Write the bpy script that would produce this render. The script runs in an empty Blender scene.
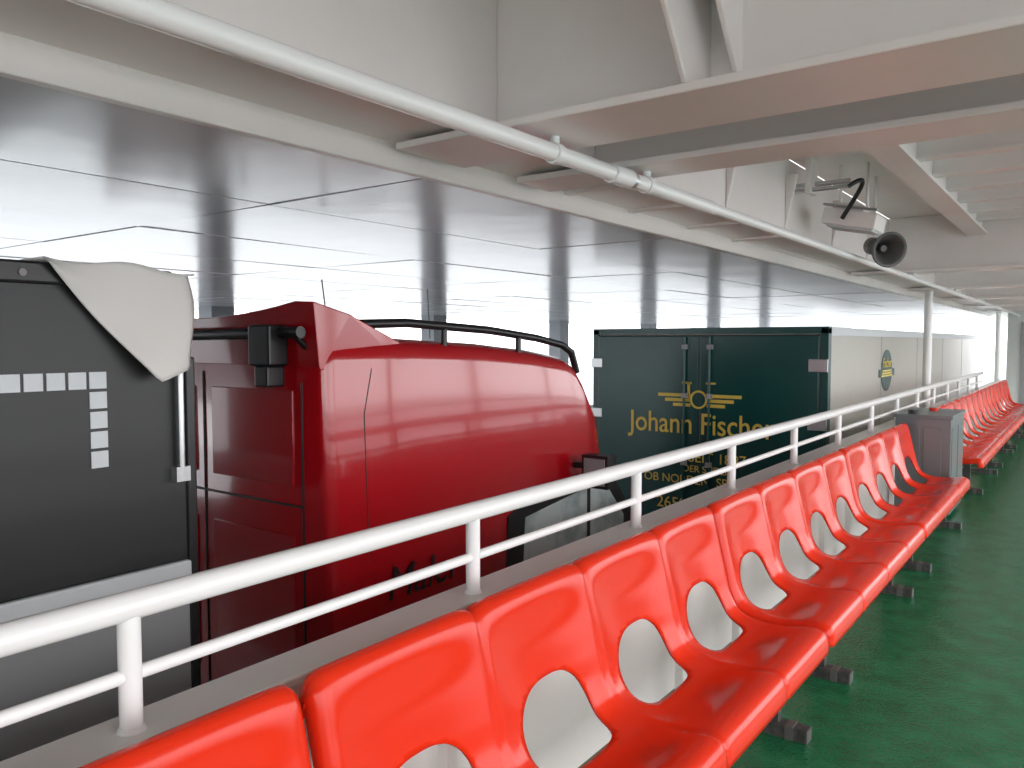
import bpy, bmesh, math, random
from mathutils import Vector, Matrix
random.seed(4)
S=bpy.context.scene
try: S.view_settings.view_transform='Standard'
except Exception: pass

# ---------------- materials ----------------
def mat(name,col,rough=.5,metal=0,coat=0,noise=None,bump=None,spec=None,bstretch=None):
    m=bpy.data.materials.new(name); m.use_nodes=True
    nt=m.node_tree; b=nt.nodes['Principled BSDF']
    b.inputs['Base Color'].default_value=(*col,1); b.inputs['Roughness'].default_value=rough
    b.inputs['Metallic'].default_value=metal
    if coat: b.inputs['Coat Weight'].default_value=coat; b.inputs['Coat Roughness'].default_value=.06
    if spec is not None: b.inputs['Specular IOR Level'].default_value=spec
    tc=nt.nodes.new('ShaderNodeTexCoord')
    if noise:   # (scale, col2, lo, hi)
        n=nt.nodes.new('ShaderNodeTexNoise'); n.inputs['Scale'].default_value=noise[0]; n.inputs['Detail'].default_value=8; n.inputs['Roughness'].default_value=.6
        nt.links.new(tc.outputs['Object'],n.inputs['Vector'])
        r=nt.nodes.new('ShaderNodeValToRGB'); r.color_ramp.elements[0].position=noise[2]; r.color_ramp.elements[1].position=noise[3]
        r.color_ramp.elements[0].color=(*col,1); r.color_ramp.elements[1].color=(*noise[1],1)
        nt.links.new(n.outputs['Fac'],r.inputs['Fac']); nt.links.new(r.outputs['Color'],b.inputs['Base Color'])
    if bump:    # (scale,strength,dist)
        n2=nt.nodes.new('ShaderNodeTexNoise'); n2.inputs['Scale'].default_value=bump[0]; n2.inputs['Detail'].default_value=3
        if bstretch:
            mp=nt.nodes.new('ShaderNodeMapping'); mp.inputs['Scale'].default_value=bstretch
            nt.links.new(tc.outputs['Object'],mp.inputs['Vector']); nt.links.new(mp.outputs['Vector'],n2.inputs['Vector'])
        else: nt.links.new(tc.outputs['Object'],n2.inputs['Vector'])
        bp=nt.nodes.new('ShaderNodeBump'); bp.inputs['Strength'].default_value=bump[1]; bp.inputs['Distance'].default_value=bump[2]
        nt.links.new(n2.outputs['Fac'],bp.inputs['Height']); nt.links.new(bp.outputs['Normal'],b.inputs['Normal'])
    return m
M_seat=mat('red_gloss_plastic',(.74,.030,.008),.17,spec=.30,bump=(3,.05,.02))
M_white=mat('white_ship_paint',(.89,.845,.82),.32,noise=(1.3,(.80,.755,.73),.35,.75),bump=(9,.12,.01))
M_rail=mat('rail_white_enamel',(.88,.875,.87),.25,bump=(25,.08,.004))
M_panel=mat('ceiling_panel_enamel',(.76,.76,.78),.19,metal=.2,noise=(1.0,(.66,.67,.69),.3,.7),bump=(1.3,.18,.02))
M_dark=mat('dark_joint',(.05,.05,.055),.6)
M_floor=mat('green_deck_paint',(.008,.115,.042),.22,noise=(6,(.022,.18,.078),.38,.72),bump=(60,.6,.008))
M_vdeck=mat('vehicle_deck_paint',(.10,.12,.11),.5,noise=(2,(.16,.17,.165),.3,.7))
M_van=mat('van_red_paint',(.46,.005,.011),.16,coat=.6)
M_vand=mat('van_seam',(.02,.003,.004),.5)
M_black=mat('black_plastic',(.012,.012,.013),.35)
M_rubber=mat('tyre_rubber',(.015,.015,.015),.8,bump=(40,.3,.01))
M_glass=mat('glass_painted_reflection',(.40,.52,.52),.05,noise=(2.5,(.66,.76,.76),.42,.55))  # pale reflection on the panes is painted into the base colour
M_steel=mat('brushed_steel',(.55,.56,.57),.3,metal=.9,bump=(30,.05,.005))
M_green=mat('dark_green_lacquer',(.005,.060,.055),.25,noise=(1.5,(.008,.072,.066),.3,.7))
M_gold=mat('gold_lettering',(.78,.58,.10),.45)
M_box=mat('box_side_panel',(.50,.48,.43),.3,noise=(.6,(.44,.42,.37),.3,.7))
M_tarp=mat('black_tarpaulin',(.017,.018,.018),.42,bump=(1.8,.14,.03))
M_cloth=mat('white_tarp_cloth',(.72,.69,.66),.55,bump=(6,.3,.02))
M_lgrey=mat('light_grey_print',(.62,.65,.67),.4)
M_mgrey=mat('grey_board',(.33,.34,.35),.3,bump=(3,.12,.02))
M_rust=mat('dark_bar_steel',(.04,.04,.04),.4,noise=(30,(.10,.09,.085),.45,.7))
M_barend=mat('bar_end_steel',(.16,.15,.145),.4,metal=.5)
M_bin=mat('bin_grey_metal',(.17,.19,.20),.32,metal=.5)
M_sea=mat('hazy_sea_water',(.42,.46,.48),.4,bump=(.6,.3,.3))
M_endwall=mat('pale_wall_paint',(.66,.69,.68),.4)
M_pillar=mat('pillar_grey_paint',(.30,.32,.35),.5)
M_orange=mat('orange_lamp_plastic',(.8,.25,.03),.4)
M_horn=mat('horn_dark_grey',(.10,.10,.095),.4)

# ---------------- builder ----------------
class MB:
    def __init__(s): s.v=[];s.f=[];s.m=[];s.mats=[];s.sm=[]
    def mi(s,m):
        if m not in s.mats: s.mats.append(m)
        return s.mats.index(m)
    def add(s,vs,fs,m,smooth=False):
        o=len(s.v); s.v+= [tuple(v) for v in vs]; k=s.mi(m)
        for f in fs: s.f.append([i+o for i in f]); s.m.append(k); s.sm.append(smooth)
    def box(s,a,b,m,rot=None,piv=None):
        x0,y0,z0=a;x1,y1,z1=b
        vs=[Vector(p) for p in [(x0,y0,z0),(x1,y0,z0),(x1,y1,z0),(x0,y1,z0),(x0,y0,z1),(x1,y0,z1),(x1,y1,z1),(x0,y1,z1)]]
        if rot is not None:
            c=Vector(piv) if piv else (vs[0]+vs[6])/2
            vs=[rot@(v-c)+c for v in vs]
        s.add(vs,[(0,3,2,1),(4,5,6,7),(0,1,5,4),(1,2,6,5),(2,3,7,6),(3,0,4,7)],m)
    def tube(s,pts,r,m,n=16,caps=True,radii=None,axis=None):
        pts=[Vector(p) for p in pts]; rings=[]
        prev=None
        for i,p in enumerate(pts):
            t=Vector(axis) if axis is not None else (pts[min(i+1,len(pts)-1)]-pts[max(i-1,0)]).normalized()
            if prev is None:
                up=Vector((0,0,1)) if abs(t.z)<.9 else Vector((1,0,0))
                a=t.cross(up).normalized()
            else: a=(prev-t*prev.dot(t)).normalized()
            prev=a; b=t.cross(a).normalized(); rr=radii[i] if radii else r
            rings.append([p+a*rr*math.cos(2*math.pi*k/n)+b*rr*math.sin(2*math.pi*k/n) for k in range(n)])
        vs=[q for R in rings for q in R]; fs=[]
        for i in range(len(rings)-1):
            for k in range(n):
                k2=(k+1)%n; fs.append((i*n+k,i*n+k2,(i+1)*n+k2,(i+1)*n+k))
        s.add(vs,fs,m,True)
        if caps:
            o=len(s.v); s.v+=[tuple(q) for q in rings[0]+rings[-1]]
            s.f.append([o+k for k in range(n)][::-1]);s.m.append(s.mi(m));s.sm.append(False)
            s.f.append([o+n+k for k in range(n)]);s.m.append(s.mi(m));s.sm.append(False)
    def prism(s,poly,axis,a,b,m):   # poly in the two other axes
        def P(u,v,w):
            return {'x':(w,u,v),'y':(u,w,v),'z':(u,v,w)}[axis]
        n=len(poly); vs=[P(u,v,a) for u,v in poly]+[P(u,v,b) for u,v in poly]
        fs=[tuple(range(n))[::-1],tuple(range(n,2*n))]+[(i,(i+1)%n,n+(i+1)%n,n+i) for i in range(n)]
        s.add(vs,fs,m)
    def obj(s,name,bevel=0,parent=None,fix=True):
        me=bpy.data.meshes.new(name); me.from_pydata(s.v,[],s.f)
        for m in s.mats: me.materials.append(m)
        for i,p in enumerate(me.polygons): p.material_index=s.m[i]; p.use_smooth=s.sm[i]
        me.update()
        if fix:
            bm=bmesh.new(); bm.from_mesh(me); bmesh.ops.recalc_face_normals(bm,faces=bm.faces); bm.to_mesh(me); bm.free()
        o=bpy.data.objects.new(name,me); S.collection.objects.link(o)
        if bevel:
            md=o.modifiers.new('b','BEVEL'); md.width=bevel; md.segments=2; md.limit_method='ANGLE'; md.angle_limit=math.radians(50)
        if parent: o.parent=parent
        return o
def empty(name,loc=(0,0,0)):
    e=bpy.data.objects.new(name,None); S.collection.objects.link(e); return e

# ---------------- floors, bulwark ----------------
b=MB(); b.box((-1.5,-8,-.12),(2.5,22,0),M_floor); b.obj('floor')
b=MB(); b.box((-13,-10,-1.62),(-1.5,40,-1.5),M_vdeck); b.obj('floor_vehicle_deck')
b=MB(); b.box((-1.54,-8,-1.5),(-1.47,19,.77),M_white); b.box((-1.58,-8,.765),(-1.44,19,.79),M_white)
b.obj('wall_bulwark',.006)
b=MB(); b.box((2.4,-8,0),(2.47,19,.35),M_white); b.box((2.36,-8,1.0),(2.5,19,1.05),M_white); b.box((2.42,-8,.65),(2.45,19,.68),M_white)  # unseen side, bulwark kept low and open to let more light onto the floor
for y in range(-8,20,3): b.box((2.38,y-.07,.35),(2.48,y+.07,2.6),M_white)
b.obj('wall_right')
b=MB(); b.box((-11.3,-8,-1.5),(-11.2,40,-.2),M_pillar)
for y in [-3.3,2.0,7.3,12.4,17.2,22.3,27.5,33]: b.box((-11.35,y-.20,-1.5),(-11.0,y+.20,2.12),M_pillar)
b.obj('wall_left')
b=MB(); b.box((-1.45,19,0),(2.4,19.1,2.6),M_endwall); b.box((-1.2,18.97,.1),(-.4,19.0,1.95),M_mgrey)
b.obj('wall_back')

# ---------------- ceilings ----------------
b=MB()
zc=2.10; edges=[-1.775,-2.68]+[-3.68-1.0*i for i in range(10)]
y0=1.995-1.9*6
for i in range(len(edges)-1):
    for j in range(22):
        xa,xb=edges[i],edges[i+1]; ya=y0+1.9*j; yb=ya+1.9; g=.006
        t=[random.uniform(-.003,.003) for _ in range(4)]
        vs=[(xa-g,ya+g,zc+t[0]),(xb+g,ya+g,zc+t[1]),(xb+g,yb-g,zc+t[2]),(xa-g,yb-g,zc+t[3])]
        vs+= [(x,y,z+.03) for x,y,z in vs]
        b.add(vs,[(0,3,2,1),(4,5,6,7),(0,1,5,4),(1,2,6,5),(2,3,7,6),(3,0,4,7)],M_panel)
b.obj('ceiling_panels')
b=MB(); b.box((-13,-10,2.145),(-1.78,32,2.4),M_dark); b.obj('ceiling_vehicle_deck')
b=MB()
b.box((-1.45,-8,2.6),(2.5,19.1,2.75),M_white)
b.obj('ceiling')
# girder + transverse frames
b=MB()
b.box((-1.775,-8,2.165),(-1.45,32,2.60),M_white)
b.box((-1.80,-8,2.085),(-1.765,32,2.2),M_white)
for y in [-4.5,-1.2,2.9,3.7,4.6,5.6,6.6,8,10,12]:
    b.prism([(-1.45,2.165),(-1.45,2.5),(-1.38,2.5)],'y',y-.008,y+.008,M_white)
for y in [2.75,3.3,3.95,4.6]:
    b.box((-1.77,y,2.15),(-1.46,y+.045,2.17),M_white)
b.obj('trim_girder',.006)
b=MB()
def frame(ya,yb,xl=-1.72,xr=2.4,z=2.13):
    b.box((xl,ya,z),(xr,yb,z+.022),M_white); yc=(ya+yb)/2
    b.box((-1.45,yc-.01,z+.02),(xr,yc+.01,2.6),M_white)
frame(1.74,2.06); frame(2.36,2.58)
for y in [-3.2,-.9,7.4,9.9,12.4,14.9,17.4]: frame(y-.12,y+.12)  # the frames behind the camera are unseen, added to give shade
# gussets on first frame
b.prism([(1.9,2.15),(1.9,2.6),(1.55,2.6),(1.6,2.5)],'x',-.72,-.705,M_white)
b.prism([(1.9,2.15),(1.9,2.6),(1.4,2.6),(1.75,2.155)],'x',-.80,-.785,M_white)
b.obj('trim_frames',.004)
b=MB()
b.box((-.82,2.6,2.42),(-.76,7.4,2.6),M_white); b.box((-.86,2.6,2.41),(-.72,7.4,2.43),M_white)
for k in range(9):
    y=3.0+.5*k; b.box((-.76,y-.01,2.48),(2.4,y+.01,2.6),M_white); b.box((-.76,y-.04,2.47),(2.4,y+.04,2.485),M_white)
for k in range(14):
    y=7.9+.8*k; b.box((-1.4,y-.01,2.48),(2.4,y+.01,2.6),M_white)
for y in (-2.6,-2.0,-1.5,-.4,.1,.6): b.box((-1.45,y-.01,2.48),(2.4,y+.01,2.6),M_white)
b.obj('trim_stiffeners')

# overhead pipe
b=MB(); px,pz=-1.25,2.085
b.tube([(px,-8,pz),(px,3.05,pz)],.025,M_rail,20); b.tube([(px,2.0,pz),(px,18.9,pz)],.021,M_rail,20)
b.tube([(px,2.22,pz),(px,2.34,pz)],.031,M_rail,20); b.tube([(px,2.34,pz),(px,2.37,pz)],.027,M_steel,20)
b.tube([(px,1.9,pz),(px,1.9,2.135)],.014,M_rail); b.tube([(px,2.47,pz),(px,2.47,2.135)],.014,M_rail)
b.tube([(px,1.885,pz),(px,1.915,pz)],.03,M_rail); b.tube([(px,2.455,pz),(px,2.485,pz)],.03,M_rail)
for y in (-3.2,-.9,7.4,9.9,12.4,14.9,17.4): b.tube([(px,y,pz),(px,y,2.135)],.014,M_rail)
b.obj('overhead_pipe')

# pole columns (outboard of the bulwark, standing on the vehicle deck)
def pole(x,y,r):
    b=MB(); b.tube([(x,y,-1.5),(x,y,2.165)],r,M_rail,24); b.tube([(x,y,-1.5),(x,y,-1.48)],r*1.6,M_rail,24); b.obj('support_pole')
pole(-1.635,10.7,.047); pole(-1.65,19.6,.06)

# ---------------- railing ----------------
b=MB(); rx=-1.5
b.tube([(rx,-8,1.037),(rx,15.2,1.037)],.029,M_rail,20)
b.tube([(rx,-8,.9),(rx,15.2,.9)],.0145,M_rail,14)
for k in range(-8,14):
    y=.775+1.06*k
    if y>15.3: break
    b.tube([(rx,y,.785),(rx,y,1.03)],.022,M_rail,18)
    b.tube([(rx,y,.785),(rx,y,.80)],.027,M_rail,18,radii=[.032,.023])
b.obj('railing')

# ---------------- benches ----------------
P=[(-1.345,.785),(-1.340,.825),(-1.310,.844),(-1.283,.815),(-1.254,.71),(-1.224,.59),(-1.195,.49),(-1.15,.428),(-1.06,.404),(-.95,.404),(-.87,.416),(-.833,.413),(-.812,.388),(-.808,.340)]
def cr(p0,p1,p2,p3,t):
    return tuple(.5*((2*p1[i])+(-p0[i]+p2[i])*t+(2*p0[i]-5*p1[i]+4*p2[i]-p3[i])*t*t+(-p0[i]+3*p1[i]-3*p2[i]+p3[i])*t**3) for i in range(2))
dense=[]
for i in range(len(P)-1):
    p0=P[max(i-1,0)];p3=P[min(i+2,len(P)-1)]
    for k in range(20): dense.append(cr(p0,P[i],P[i+1],p3,k/20))
dense.append(P[-1])
L=[0]
for i in range(1,len(dense)): L.append(L[-1]+math.dist(dense[i],dense[i-1]))
TOT=L[-1]
def prof(q):
    q=max(0,min(TOT,q)); 
    for i in range(1,len(L)):
        if L[i]>=q:
            t=(q-L[i-1])/(L[i]-L[i-1]+1e-9); a,c=dense[i-1],dense[i]
            x=a[0]+(c[0]-a[0])*t; z=a[1]+(c[1]-a[1])*t
            j0=max(i-6,0); j1=min(i+5,len(dense)-1)
            tx=dense[j1][0]-dense[j0][0]; tz=dense[j1][1]-dense[j0][1]; l=math.hypot(tx,tz)
            return x,z,(-tz/l),(tx/l)
def qz(z):
    for i in range(60,len(dense)):
        if dense[i][1]<=z: return L[i]
def qx(x):
    for i in range(60,len(dense)):
        if dense[i][0]>=x: return L[i]
NP=.535; NC=40; NR=66
hq0=qz(.60); hq1=qx(-1.09); hc=hq0+(hq1-hq0)*.60; HW=.170
def inhole(xs,q):
    if q<hc:
        return (abs(xs)/HW)**2.5+(abs(q-hc)/(hc-hq0))**2.2
    return (abs(xs)/HW)**4.5+(abs(q-hc)/(hq1-hc))**4.5
def make_bench_mesh():
    cols=NC*4+1; rows=NR+1
    par=[]
    for r in range(rows):
        for c in range(cols): par.append([c*NP/NC, r*TOT/NR])
    faces=[];removed=set()
    def loc(s): 
        k=min(3,int(s/NP+1e-9)); return s-(k+.5)*NP,k
    for r in range(rows-1):
        for c in range(cols-1):
            sc=(c+.5)*NP/NC; qc=(r+.5)*TOT/NR
            f=(r*cols+c,r*cols+c+1,(r+1)*cols+c+1,(r+1)*cols+c)
            if inhole(loc(sc)[0],qc)<1: removed.update(f)
            else: faces.append(f)
    used=set(i for f in faces for i in f)
    for i in removed&used:
        s,q=par[i]; x,k=loc(s)
        lo,hi=.2,3
        for _ in range(30):
            mid=(lo+hi)/2
            if inhole(x*mid,hc+(q-hc)*mid)<1: lo=mid
            else: hi=mid
        par[i]=[(k+.5)*NP+x*lo,hc+(q-hc)*lo]
    vs=[]
    for s,q in par:
        xl,k=loc(s); u=abs(xl)/(NP/2)
        x,z,nx,nz=prof(q)
        env=min(1,max(0,(q-.05)/.20))*min(1,max(0,(TOT-.12-q)/.18))
        env=env*env*(3-2*env)
        d=-.028*env*(1-u**2.4)
        d-= .008*math.exp(-((1-u)/.03)**2)
        e=min(s,4*NP-s)
        if e<.03: d-= .032*(1-e/.03)**2
        if q<.2: z-= .022*u**12*max(0,1-q/.2)
        vs.append((x+nx*d,s,z+nz*d))
    me=bpy.data.meshes.new('bench_shell'); me.from_pydata(vs,[],faces); me.materials.append(M_seat)
    bm=bmesh.new(); bm.from_mesh(me)
    bmesh.ops.delete(bm,geom=[v for v in bm.verts if not v.link_faces],context='VERTS')
    for f in bm.faces: f.smooth=True
    bm.to_mesh(me); bm.free(); return me
bench_me=make_bench_mesh()
def bench_frame_mesh():
    b=MB()
    for y in (.53,2.04):
        b.box((-1.36,y-.03,0.0),(-.85,y+.03,.05),M_rust)
        b.box((-.85,y-.03,0.0),(-.845,y+.03,.05),M_barend)
        b.box((-.93,y-.034,0.0),(-.90,y+.034,.054),M_barend)
        b.box((-1.02,y-.02,.05),(-.96,y+.02,.345),M_rust)
        b.box((-1.04,y-.02,.33),(-.87,y+.02,.36),M_rust)
        b.box((-1.40,y-.02,.05),(-1.365,y+.02,.74),M_white)
    b.box((-.95,.02,.345),(-.91,2.12,.368),M_rust)
    b.box((-1.385,.05,.68),(-1.355,2.1,.72),M_white)
    return b
fr=bench_frame_mesh().obj('frame_tmp',.003); fr_me=fr.data; bpy.data.objects.remove(fr)
def bench(y,dx=0):
    e=empty('seat_bench')
    o=bpy.data.objects.new('seat_shell',bench_me); S.collection.objects.link(o); o.parent=e
    md=o.modifiers.new('s','SOLIDIFY'); md.thickness=.011; md.offset=-1; 
    f=bpy.data.objects.new('frame',fr_me); S.collection.objects.link(f); f.parent=e
    e.location=(dx,y,0)
for k in range(-2,3): bench(1.05+2.17*k)
for k in range(4): bench(8.75+2.17*k,-.03)

# ---------------- storage box ----------------
b=MB()
b.box((-1.42,7.72,.04),(-.98,8.55,.88),M_bin); b.box((-1.43,7.70,.88),(-.965,8.12,.91),M_bin); b.box((-1.43,8.13,.88),(-.965,8.57,.91),M_bin)
b.box((-1.36,7.715,.15),(-1.22,7.72,.8),M_bin); b.box((-1.19,7.71,.15),(-1.05,7.72,.8),M_bin)
b.box((-.98,7.78,.15),(-.975,8.1,.8),M_bin); b.box((-.98,8.16,.15),(-.975,8.5,.8),M_bin)
for y in (7.75,8.45):
    b.box((-1.40,y,0),(-1.35,y+.05,.05),M_black); b.box((-1.07,y,0),(-1.02,y+.05,.05),M_black)
b.tube([(-1.3,7.9,.91),(-1.3,7.9,.935)],.05,M_black); b.tube([(-1.2,8.3,.91),(-1.2,8.3,.935)],.04,M_seat)
b.obj('litter_bin',.006)

# ---------------- floodlight, speaker, conduit ----------------
b=MB()
R=Matrix.Rotation(math.radians(12),3,'Y')
b.box((-1.32,4.86,2.22),(-1.02,5.12,2.31),M_white,R); b.box((-1.30,4.88,2.205),(-1.04,5.10,2.225),M_lgrey,R)
b.box((-1.26,4.93,2.31),(-1.10,5.05,2.36),M_white,R)
b.tube([(-1.25,5.0,2.33),(-1.25,5.0,2.6)],.009,M_rail,8); b.tube([(-1.1,5.0,2.33),(-1.1,5.0,2.6)],.009,M_rail,8)
b.box((-1.33,4.9,2.33),(-1.02,4.95,2.345),M_steel,R)
b.obj('floodlight',.012)
b=MB(); sc=Vector((-1.10,5.40,2.14)); dr=Vector((.62,-.72,-.22)).normalized()
pr=[(-.05,.018),(-.02,.03),(.05,.06),(.09,.088),(.105,.106),(.10,.110),(.085,.108),(.05,.085),(0.0,.055),(-.03,.045),(-.04,.055),(-.12,.055),(-.125,.03)]
b.tube([sc+dr*a for a,_ in pr],0,M_horn,32,radii=[r for _,r in pr],axis=dr)
b.tube([sc+dr*.03,sc+dr*-.05],.02,M_horn,16)
b.tube([sc-dr*.09,sc-dr*.09+Vector((0,0,.44))],.009,M_rail,8)
b.obj('loudspeaker')
b=MB()
b.tube([(-1.44,4.7,2.42),(-1.14,4.7,2.42)],.012,M_steel,10); b.tube([(-1.44,4.76,2.46),(-1.14,4.76,2.46)],.014,M_steel,10)
b.box((-1.36,4.66,2.40),(-1.33,4.8,2.6),M_white)
pts=[]
for i in range(17):
    t=i/16; pts.append((-1.14+.09*math.sin(t*math.pi)-.06*t,4.72+.12*t,2.42+.06*math.sin(t*3.1)-.16*t*t))
b.tube(pts,.013,M_black,10)
b.obj('cable_conduit')

# ---------------- van ----------------
van=empty('delivery_van')
cx=-3.8
secs=[(2.40,1.49,.91,.95),(2.42,1.535,.935,.985),(2.47,1.56,.95,1.0),(3.0,1.56,.955,1.0),(3.6,1.535,.955,1.0),(4.1,1.495,.95,1.0),(4.5,1.445,.94,1.0),(4.62,1.40,.93,1.0),(4.72,1.30,.92,1.0),(4.88,1.08,.90,.995),(5.05,.82,.88,.99),(5.32,.36,.90,.98),(5.45,.28,.88,.96),(5.8,.15,.82,.93),(6.0,.0,.78,.88),(6.08,-.25,.75,.84)]
def vsec(Y,zt,wt,wb,zb=-1.1):
    r=min(.10,(zt-zb)*.2)
    side=[]
    for k in range(12):
        z=zb+(zt-r-zb)*k/11; t=max(0,(z-.1)/(1.5-.1)) if zt>1 else k/11
        side.append((wb+(wt-wb)*min(1,t)**1.3 if zt>1 else wb+(wt-wb)*(k/11)**3,z))
    we=side[-1][0]
    for k in range(1,8):
        a=k/8*math.pi/2; side.append((we-r+r*math.cos(a),zt-r+r*math.sin(a)))
    top=[(x,zt+.03*(1-(x/we)**2)) for x in [ (we-r)*(1-j/6) for j in range(0,6)]]
    half=side+top
    return [(cx+x,Y,z) for x,z in half]+[(cx,Y,zt+.03)]+[(cx-x,Y,z) for x,z in reversed(half)]
rings=[vsec(*s) for s in secs]; n=len(rings[0])
b=MB(); vs=[p for r in rings for p in r]
body=[];glass=[]
for i in range(len(rings)-1):
    for k in range(n-1):
        f=(i*n+k,i*n+k+1,(i+1)*n+k+1,(i+1)*n+k)
        (glass if 9<=i<=10 and 19<=k<=n-21 else body).append(f)
body.append(tuple(range(n))); body.append(tuple((len(rings)-1)*n+k for k in range(n))[::-1])
b.add(vs,body,M_van,True)
b.add(vs,glass,M_black,True)
o=b.obj('body',0,van)
md=o.modifiers.new('e','EDGE_SPLIT'); md.split_angle=math.radians(42)
def vx(z,off=.004):
    t=max(0,(z-.1)/1.4); return cx+1.0-.048*min(1,t)**1.3+off
b=MB()
def sstrip(path,w,m,off=.003):
    b.tube([(vx(z,off-.003),y,z) for y,z in path],w,m,6)
sstrip([(2.70,1.42),(2.64,1.2),(2.64,.6),(2.66,-.6)],.003,M_vand)
sstrip([(2.66,-.02),(4.0,-.05),(5.2,-.1)],.006,M_vand)
sstrip([(4.98,.72),(5.17,.4),(5.17,.1),(5.12,-.7)],.005,M_vand)
b.box((cx+.99,2.46,-1.05),(cx+1.02,5.9,-.72),M_black)
b.obj('seams',0,van)
b=MB()
b.prism([(3.72,-.05),(3.76,.50),(3.95,.58),(4.95,.68),(5.30,.30),(5.3,-.05)],'x',cx+.97,cx+1.004,M_black)
b.prism([(3.90,.08),(3.93,.47),(4.66,.55),(4.66,.08)],'x',cx+.98,cx+1.010,M_glass)
b.prism([(4.71,.08),(4.71,.56),(4.88,.58),(5.19,.27),(5.19,.08)],'x',cx+.98,cx+1.010,M_glass)
b.obj('side_window',.004,van)
b=MB()
b.box((cx+1.06,4.50,.58),(cx+1.26,4.62,.80),M_black); b.box((cx+.97,4.53,.60),(cx+1.08,4.59,.64),M_black); b.box((cx+.97,4.53,.70),(cx+1.08,4.59,.74),M_black)
b.box((cx+1.08,4.492,.60),(cx+1.24,4.501,.78),M_mgrey)
b.obj('wing_mirror',.02,van)
b=MB(); yr=2.40
b.box((cx-.006,yr-.008,-1.0),(cx+.006,yr+.01,1.40),M_vand)
b.box((cx-.88,yr-.008,.76),(cx+.80,yr+.01,.772),M_vand)
b.box((cx+.80,yr-.008,-1.0),(cx+.81,yr+.01,1.36),M_vand)
b.box((cx-.81,yr-.008,-1.0),(cx-.80,yr+.01,1.36),M_vand)
for s in (-1,1):
    xa,xb=(cx+.08,cx+.74) if s>0 else (cx-.74,cx-.08)
    b.box((xa,yr-.010,.86),(xb,yr+.01,1.32),M_van); b.box((xa,yr-.010,-.2),(xb,yr+.01,.62),M_van)
    b.box((cx+s*.86-.04,yr-.02,-.6),(cx+s*.86+.04,yr+.01,-.1),M_orange)
b.box((cx-.95,yr-.12,-1.12),(cx+.95,yr+.02,-.92),M_black)
b.obj('rear_doors',.012,van)
# roof fairing
b=MB()
N=14; top=[];low=[];fr_=[]
for k in range(N+1):
    t=k/N; x=cx-.93+1.87*t; e=abs(2*t-1)
    zt=1.675+.09*e**2.0
    top.append((x,2.36,zt-(0.03 if k in(0,N) else 0))); low.append((x,2.39,1.44)); fr_.append((x*.97+cx*.03,2.95,1.595-.05*e**4))
mid=[(x,2.58,(z+1.60)/2+.015) for (x,_,z) in top]
vs=low+top+mid+fr_; fs=[]
for r in range(3):
    for k in range(N): a=r*(N+1)+k; fs.append((a,a+1,a+N+2,a+N+1))
bb=len(vs)
vs+= [(x,2.40,1.42) for x,_,_ in low]+[(x,2.95,1.45) for x,_,_ in fr_]
for k in range(N): fs.append((bb+k,bb+k+1,bb+N+2+k,bb+N+1+k))
for c in (0,N): fs.append((c,N+1+c,2*(N+1)+c,3*(N+1)+c,bb+N+1+c,bb+c))
b.add(vs,fs,M_van,False)
o=b.obj('roof_fairing',.012,van)
b=MB()
for s in (1,-1):
    X=cx+s*.90
    b.tube([(X-.02*s,2.54,1.58),(X,2.60,1.635),(X,3.0,1.65),(X,3.7,1.62),(X,4.2,1.575),(X,4.50,1.53),(X,4.62,1.48),(X,4.69,1.34)],.024,M_black,12)
    b.tube([(X,3.3,1.5),(X,3.3,1.64)],.018,M_black); b.tube([(X,4.0,1.42),(X,4.0,1.58)],.018,M_black)
b.tube([(cx-.90,2.52,1.62),(cx+.90,2.52,1.62)],.02,M_black,10)
b.obj('roof_rails',0,van)
b=MB()
b.tube([(cx-.95,2.32,1.575),(cx+.90,2.32,1.595)],.028,M_black,10)
b.box((cx+.60,2.25,1.44),(cx+.76,2.36,1.63),M_black); b.box((cx+.63,2.26,1.34),(cx+.73,2.36,1.44),M_black)
b.box((cx-.68,2.28,1.42),(cx-.58,2.36,1.60),M_black); b.tube([(cx+.85,2.32,1.585),(cx+.85,2.42,1.5)],.015,M_black)
b.tube([(cx-.85,2.33,1.56),(cx-.85,2.42,1.5)],.015,M_black)
b.obj('rear_crossbar',.01,van)
b=MB()
for y in (3.1,5.3):
    for s in (1,-1):
        b.tube([(cx+s*.98,y,-1.17),(cx+s*.95,y,-1.17),(cx+s*.74,y,-1.17)],.33,M_rubber,32,radii=[.30,.33,.33])
        b.tube([(cx+s*.985,y,-1.17),(cx+s*.9,y,-1.17)],.2,M_steel,24)
b.obj('wheels',0,van)
b=MB(); b.box((cx-.55,6.03,-.28),(cx+.55,6.10,-.1),M_black); b.box((cx-.8,6.0,-.28),(cx-.6,6.09,-.1),M_lgrey); b.box((cx+.6,6.0,-.28),(cx+.8,6.09,-.1),M_lgrey)
b.box((cx-.88,5.95,-1.15),(cx+.88,6.14,-.75),M_black); b.obj('grille',.01,van)
def text(s,loc,size,m,parent,rot,name,sx=1,bold=0.0,shear=0):
    cu=bpy.data.curves.new(name,'FONT'); cu.body=s; cu.size=size; cu.align_x='CENTER'; cu.align_y='CENTER'; cu.extrude=.0015; cu.offset=bold; cu.shear=shear
    o=bpy.data.objects.new(name,cu); S.collection.objects.link(o); cu.materials.append(m)
    o.location=loc; o.rotation_euler=rot; o.scale=(sx,1,1); o.parent=parent
text('Maler',(cx+1.004,3.02,.33),.24,M_vand,van,(math.pi/2,0,math.pi/2),'door_lettering',1,0,.2)
b=MB(); b.tube([(cx+.3,3.0,1.57),(cx+.3,2.95,1.90)],.004,M_black,6)
b.tube([(cx+.75,3.35,1.57),(cx+.75,3.33,1.85)],.003,M_black,6); b.obj('antenna',0,van)

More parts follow.
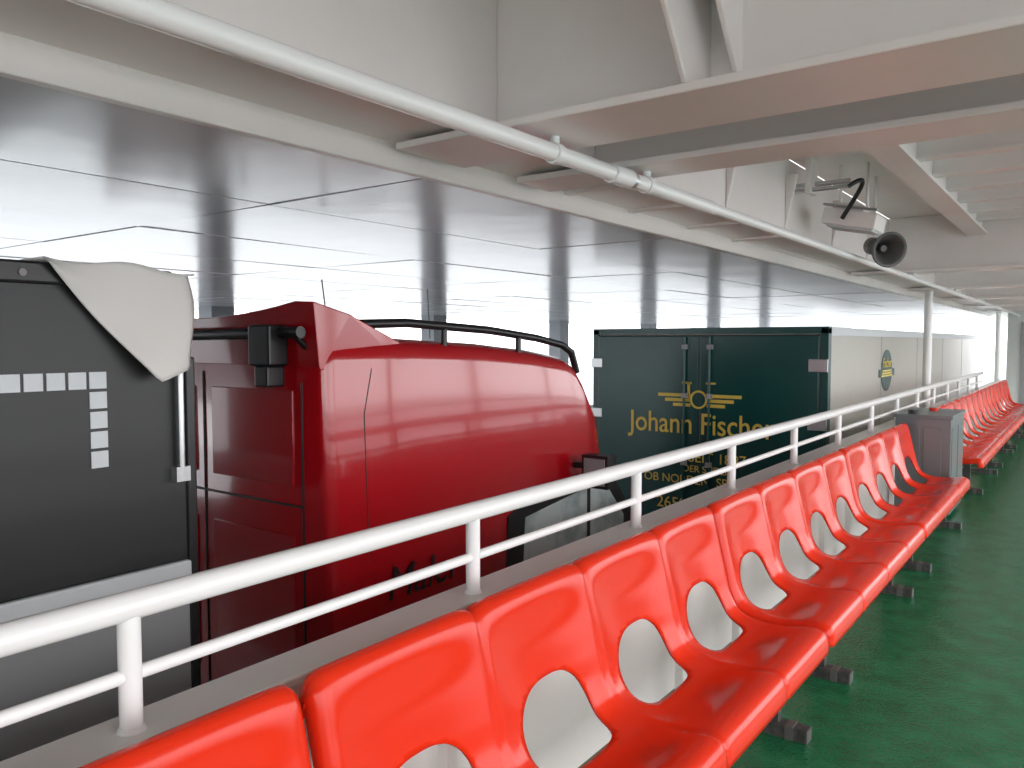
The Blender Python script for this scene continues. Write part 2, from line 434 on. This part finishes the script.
# ---------------- green box truck ----------------
tr=empty('box_trailer')
X0,X1,Y0,YE,ZB,ZT=-4.5,-2.0,7.65,19.2,-.55,1.68
b=MB()
b.box((X0,Y0+.03,ZB),(X1,YE,ZT),M_box)
b.box((X0-.01,Y0,ZT-.05),(X1+.01,Y0+.10,ZT+.015),M_green)
b.box((X0-.01,Y0,ZB),(X0+.06,Y0+.1,ZT),M_green); b.box((X1-.06,Y0,ZB),(X1+.01,Y0+.1,ZT),M_green)
b.box((X0,Y0,ZB-.1),(X1,Y0+.1,ZB+.05),M_black)
for y in [9.95,12.25,14.55,16.85]: b.box((X1,y-.008,ZB),(X1+.003,y+.008,ZT-.06),M_mgrey)
b.box((X1-.01,Y0+.1,ZT-.07),(X1+.012,YE,ZT+.012),M_lgrey); b.box((X1-.01,Y0+.1,ZB),(X1+.012,YE,ZB+.08),M_mgrey)
b.obj('box_body',.008,tr)
b=MB()
b.box((X0+.07,Y0-.02,ZB+.06),(-3.258,Y0+.03,ZT-.07),M_green); b.box((-3.242,Y0-.02,ZB+.06),(X1-.07,Y0+.03,ZT-.07),M_green)
b.box((X0+.06,Y0-.012,ZB+.05),(X1-.06,Y0+.02,ZT-.06),M_black)
b.obj('rear_doors',.006,tr)
b=MB()
for x in (-3.40,-3.13):
    b.tube([(x,Y0-.045,ZB+.02),(x,Y0-.045,ZT-.08)],.013,M_green,12)
    for z in (-.3,.3,1.0,1.5): b.box((x-.03,Y0-.06,z-.025),(x+.03,Y0-.015,z+.025),M_mgrey)
for z in (1.30,.75,.1,-.4):
    b.box((X1-.16,Y0-.03,z-.03),(X1+.015,Y0-.015,z+.09),M_steel); b.box((X0-.015,Y0-.03,z-.03),(X0+.12,Y0-.015,z+.07),M_steel)
b.obj('door_hardware',.004,tr)
ty=Y0-.024; r0=(math.pi/2,0,0)
text('Johann Fischer',(-3.25,ty-.003,.70),.31,M_gold,tr,r0,'lettering_name',.86,.002)
text('SEIT 1897',(-3.05,ty,.36),.15,M_gold,tr,r0,'lettering_year')
text('OB NORDEN  SPEDITEUR',(-3.15,ty,.12),.125,M_gold,tr,r0,'lettering_line')
text('DER SÜDEN',(-3.15,ty,.24),.10,M_gold,tr,r0,'lettering_small')
text('26506 Norden',(-3.2,ty,-.14),.17,M_gold,tr,r0,'lettering_town')
text('Tel. 04931',(-3.2,ty,-.34),.12,M_gold,tr,r0,'lettering_phone')
b=MB()
for i,(w,h) in enumerate([(.45,.0),(.37,-.05),(.28,-.10)]):
    for s in (-1,1):
        xa=-3.25+s*.09; xb=-3.25+s*w
        b.box((min(xa,xb),ty-.004,.985+h),(max(xa,xb),ty+.004,1.018+h),M_gold)
ring=[(-3.25+.085*math.cos(a*math.pi/12),ty,.96+.085*math.sin(a*math.pi/12)) for a in range(25)]
b.tube(ring,.012,M_gold,6,False)
for s in (-1,1):
    b.box((-3.25+s*.11-.014,ty-.004,.96),(-3.25+s*.11+.014,ty+.004,1.14),M_gold); b.box((-3.25+s*.13-.05,ty-.004,1.12),(-3.25+s*.13+.05,ty+.004,1.14),M_gold)
b.obj('wing_emblem',0,tr)
b=MB(); cy,cz=10.25,1.2
pol=[(cy+.30*math.cos(a*math.pi/16),cz+.26*math.sin(a*math.pi/16)*(1 if a<16 else .9)) for a in range(32)]
b.prism(pol,'x',X1-.01,X1+.006,M_green)
b.box((X1,cy-.42,cz-.06),(X1+.009,cy+.42,cz+.03),M_green)
for i in range(3): b.box((X1+.006,cy-.3+.03*i,cz-.04+.03*i-.02),(X1+.011,cy+.3-.03*i,cz-.03+.03*i-.01),M_gold)
b.box((X1+.001,cy-.25,cz-.33),(X1+.006,cy+.25,cz-.29),M_green)
b.obj('side_crest',0,tr)
text('Fischer',(X1+.01,cy,cz+.1),.16,M_gold,tr,(math.pi/2,0,math.pi/2),'lettering_side')
b=MB()
for y in (8.9,10.1,17.6):
    for s in (X0+.05,X1-.30):
        b.tube([(s,y,-1.05),(s+.25,y,-1.05)],.45,M_rubber,32); b.tube([(s-.004,y,-1.05),(s+.254,y,-1.05)],.24,M_steel,24)
b.box((X0+.7,Y0+.1,-.85),(X1-.7,YE,-.55),M_black); b.box((X0+.05,Y0,-1.0),(X1-.05,Y0+.08,-.88),M_black)
b.box((X0+1.15,Y0,-.9),(X0+1.35,Y0+.08,-.6),M_black)
b.obj('chassis',0,tr)

# ---------------- black curtain trailer (left) ----------------
bt=empty('tarpaulin_trailer')
tx=-2.5; ye=1.51
b=MB()
b.box((tx-2.4,-4.5,.80),(tx,ye,1.76),M_tarp)
b.box((tx-2.4,-4.5,-.55),(tx+.004,ye,.74),M_mgrey)
b.box((tx-2.41,-4.5,.74),(tx+.012,ye+.005,.80),M_lgrey)
b.box((tx-2.42,-4.5,1.72),(tx+.02,ye-.05,1.785),M_black)
b.box((tx-.03,ye-.005,-.5),(tx+.012,ye+.03,1.5),M_black)
b.box((tx-2.2,-4.3,-.8),(tx-.2,ye-.2,-.55),M_black)
b.obj('body',.008,bt)
b=MB()
for k in range(16): 
    y=1.213-.062*k; b.box((tx,y-.026,1.405),(tx+.004,y+.026,1.457),M_lgrey)
for k in range(1,5): 
    z=1.405-.062*k; b.box((tx,1.187,z),(tx+.004,1.239,z+.052),M_lgrey)
b.obj('square_print',0,bt)
b=MB(); b.tube([(tx+.025,1.475,1.46),(tx+.025,1.475,1.10)],.011,M_steel,12); b.box((tx,1.45,1.08),(tx+.035,1.50,1.13),M_steel)
for k in range(10): b.tube([(tx+.02,-3.5+.5*k,1.75),(tx+.024,-3.5+.5*k,1.75)],.011,M_barend,12)
b.obj('tension_bar',0,bt)
# folded cloth
b=MB(); NU,NV=24,20; vs=[]
for i in range(NU+1):
    u=i/NU
    for j in range(NV+1):
        v=j/NV
        y=1.055+.475*u
        zt=1.80-.01*math.sin(u*9)-.015*u; zb=1.785-.365*min(1,u/.70) if u<.70 else 1.42+.05*(u-.70)/.30
        z=zt+(zb-zt)*v; y+=.012*math.sin(v*5)*u
        x=tx+.03+.02*math.sin(u*7+v*3)*v+.02*v+.035*max(0,u-.5)*v
        if u>.92: x-=(u-.92)*.5
        vs.append((x,y,z))
fs=[(i*(NV+1)+j,i*(NV+1)+j+1,(i+1)*(NV+1)+j+1,(i+1)*(NV+1)+j) for i in range(NU) for j in range(NV)]
b.add(vs,fs,M_cloth,True)
tp=[(tx+.03,1.055+.475*i/NU,1.80-.01*math.sin(i/NU*9)-.015*i/NU) for i in range(NU+1)]+[(tx-.5,1.06+.45*i/NU,1.80) for i in range(NU+1)]
b.add(tp,[(i,i+1,NU+2+i,NU+1+i) for i in range(NU)],M_cloth,True)
o=b.obj('folded_cloth',0,bt,False); md=o.modifiers.new('s','SOLIDIFY'); md.thickness=.006
b=MB()
for y in (-3.5,-2.3,.7):
    for x in (tx-2.3,tx-.32): b.tube([(x,y,-1.05),(x+.25,y,-1.05)],.45,M_rubber,32)
b.obj('wheels',0,bt)

# ---------------- sea & world ----------------
b=MB(); b.box((-600,-600,-5.1),(600,600,-5),M_sea); b.obj('ground_sea')
w=bpy.data.worlds.new('w'); S.world=w; w.use_nodes=True; nt=w.node_tree; bg=nt.nodes['Background']
tc=nt.nodes.new('ShaderNodeTexCoord'); sp=nt.nodes.new('ShaderNodeSeparateXYZ'); mr=nt.nodes.new('ShaderNodeMapRange')
nt.links.new(tc.outputs['Generated'],sp.inputs[0]); nt.links.new(sp.outputs['X'],mr.inputs[0])
mr.inputs[1].default_value=-.2; mr.inputs[2].default_value=.8; mr.inputs[3].default_value=3.1; mr.inputs[4].default_value=5.0
nt.links.new(mr.outputs[0],bg.inputs[1])
bg.inputs[0].default_value=(.99,.98,.995,1)

cam=bpy.data.cameras.new('camera'); co=bpy.data.objects.new('camera',cam); S.collection.objects.link(co)
cam.sensor_width=36; cam.lens=790/1024*36; cam.clip_end=2000
co.location=(0,0,1.55); co.rotation_euler=(math.radians(90-3.04),0,math.radians(36.4))
S.camera=co
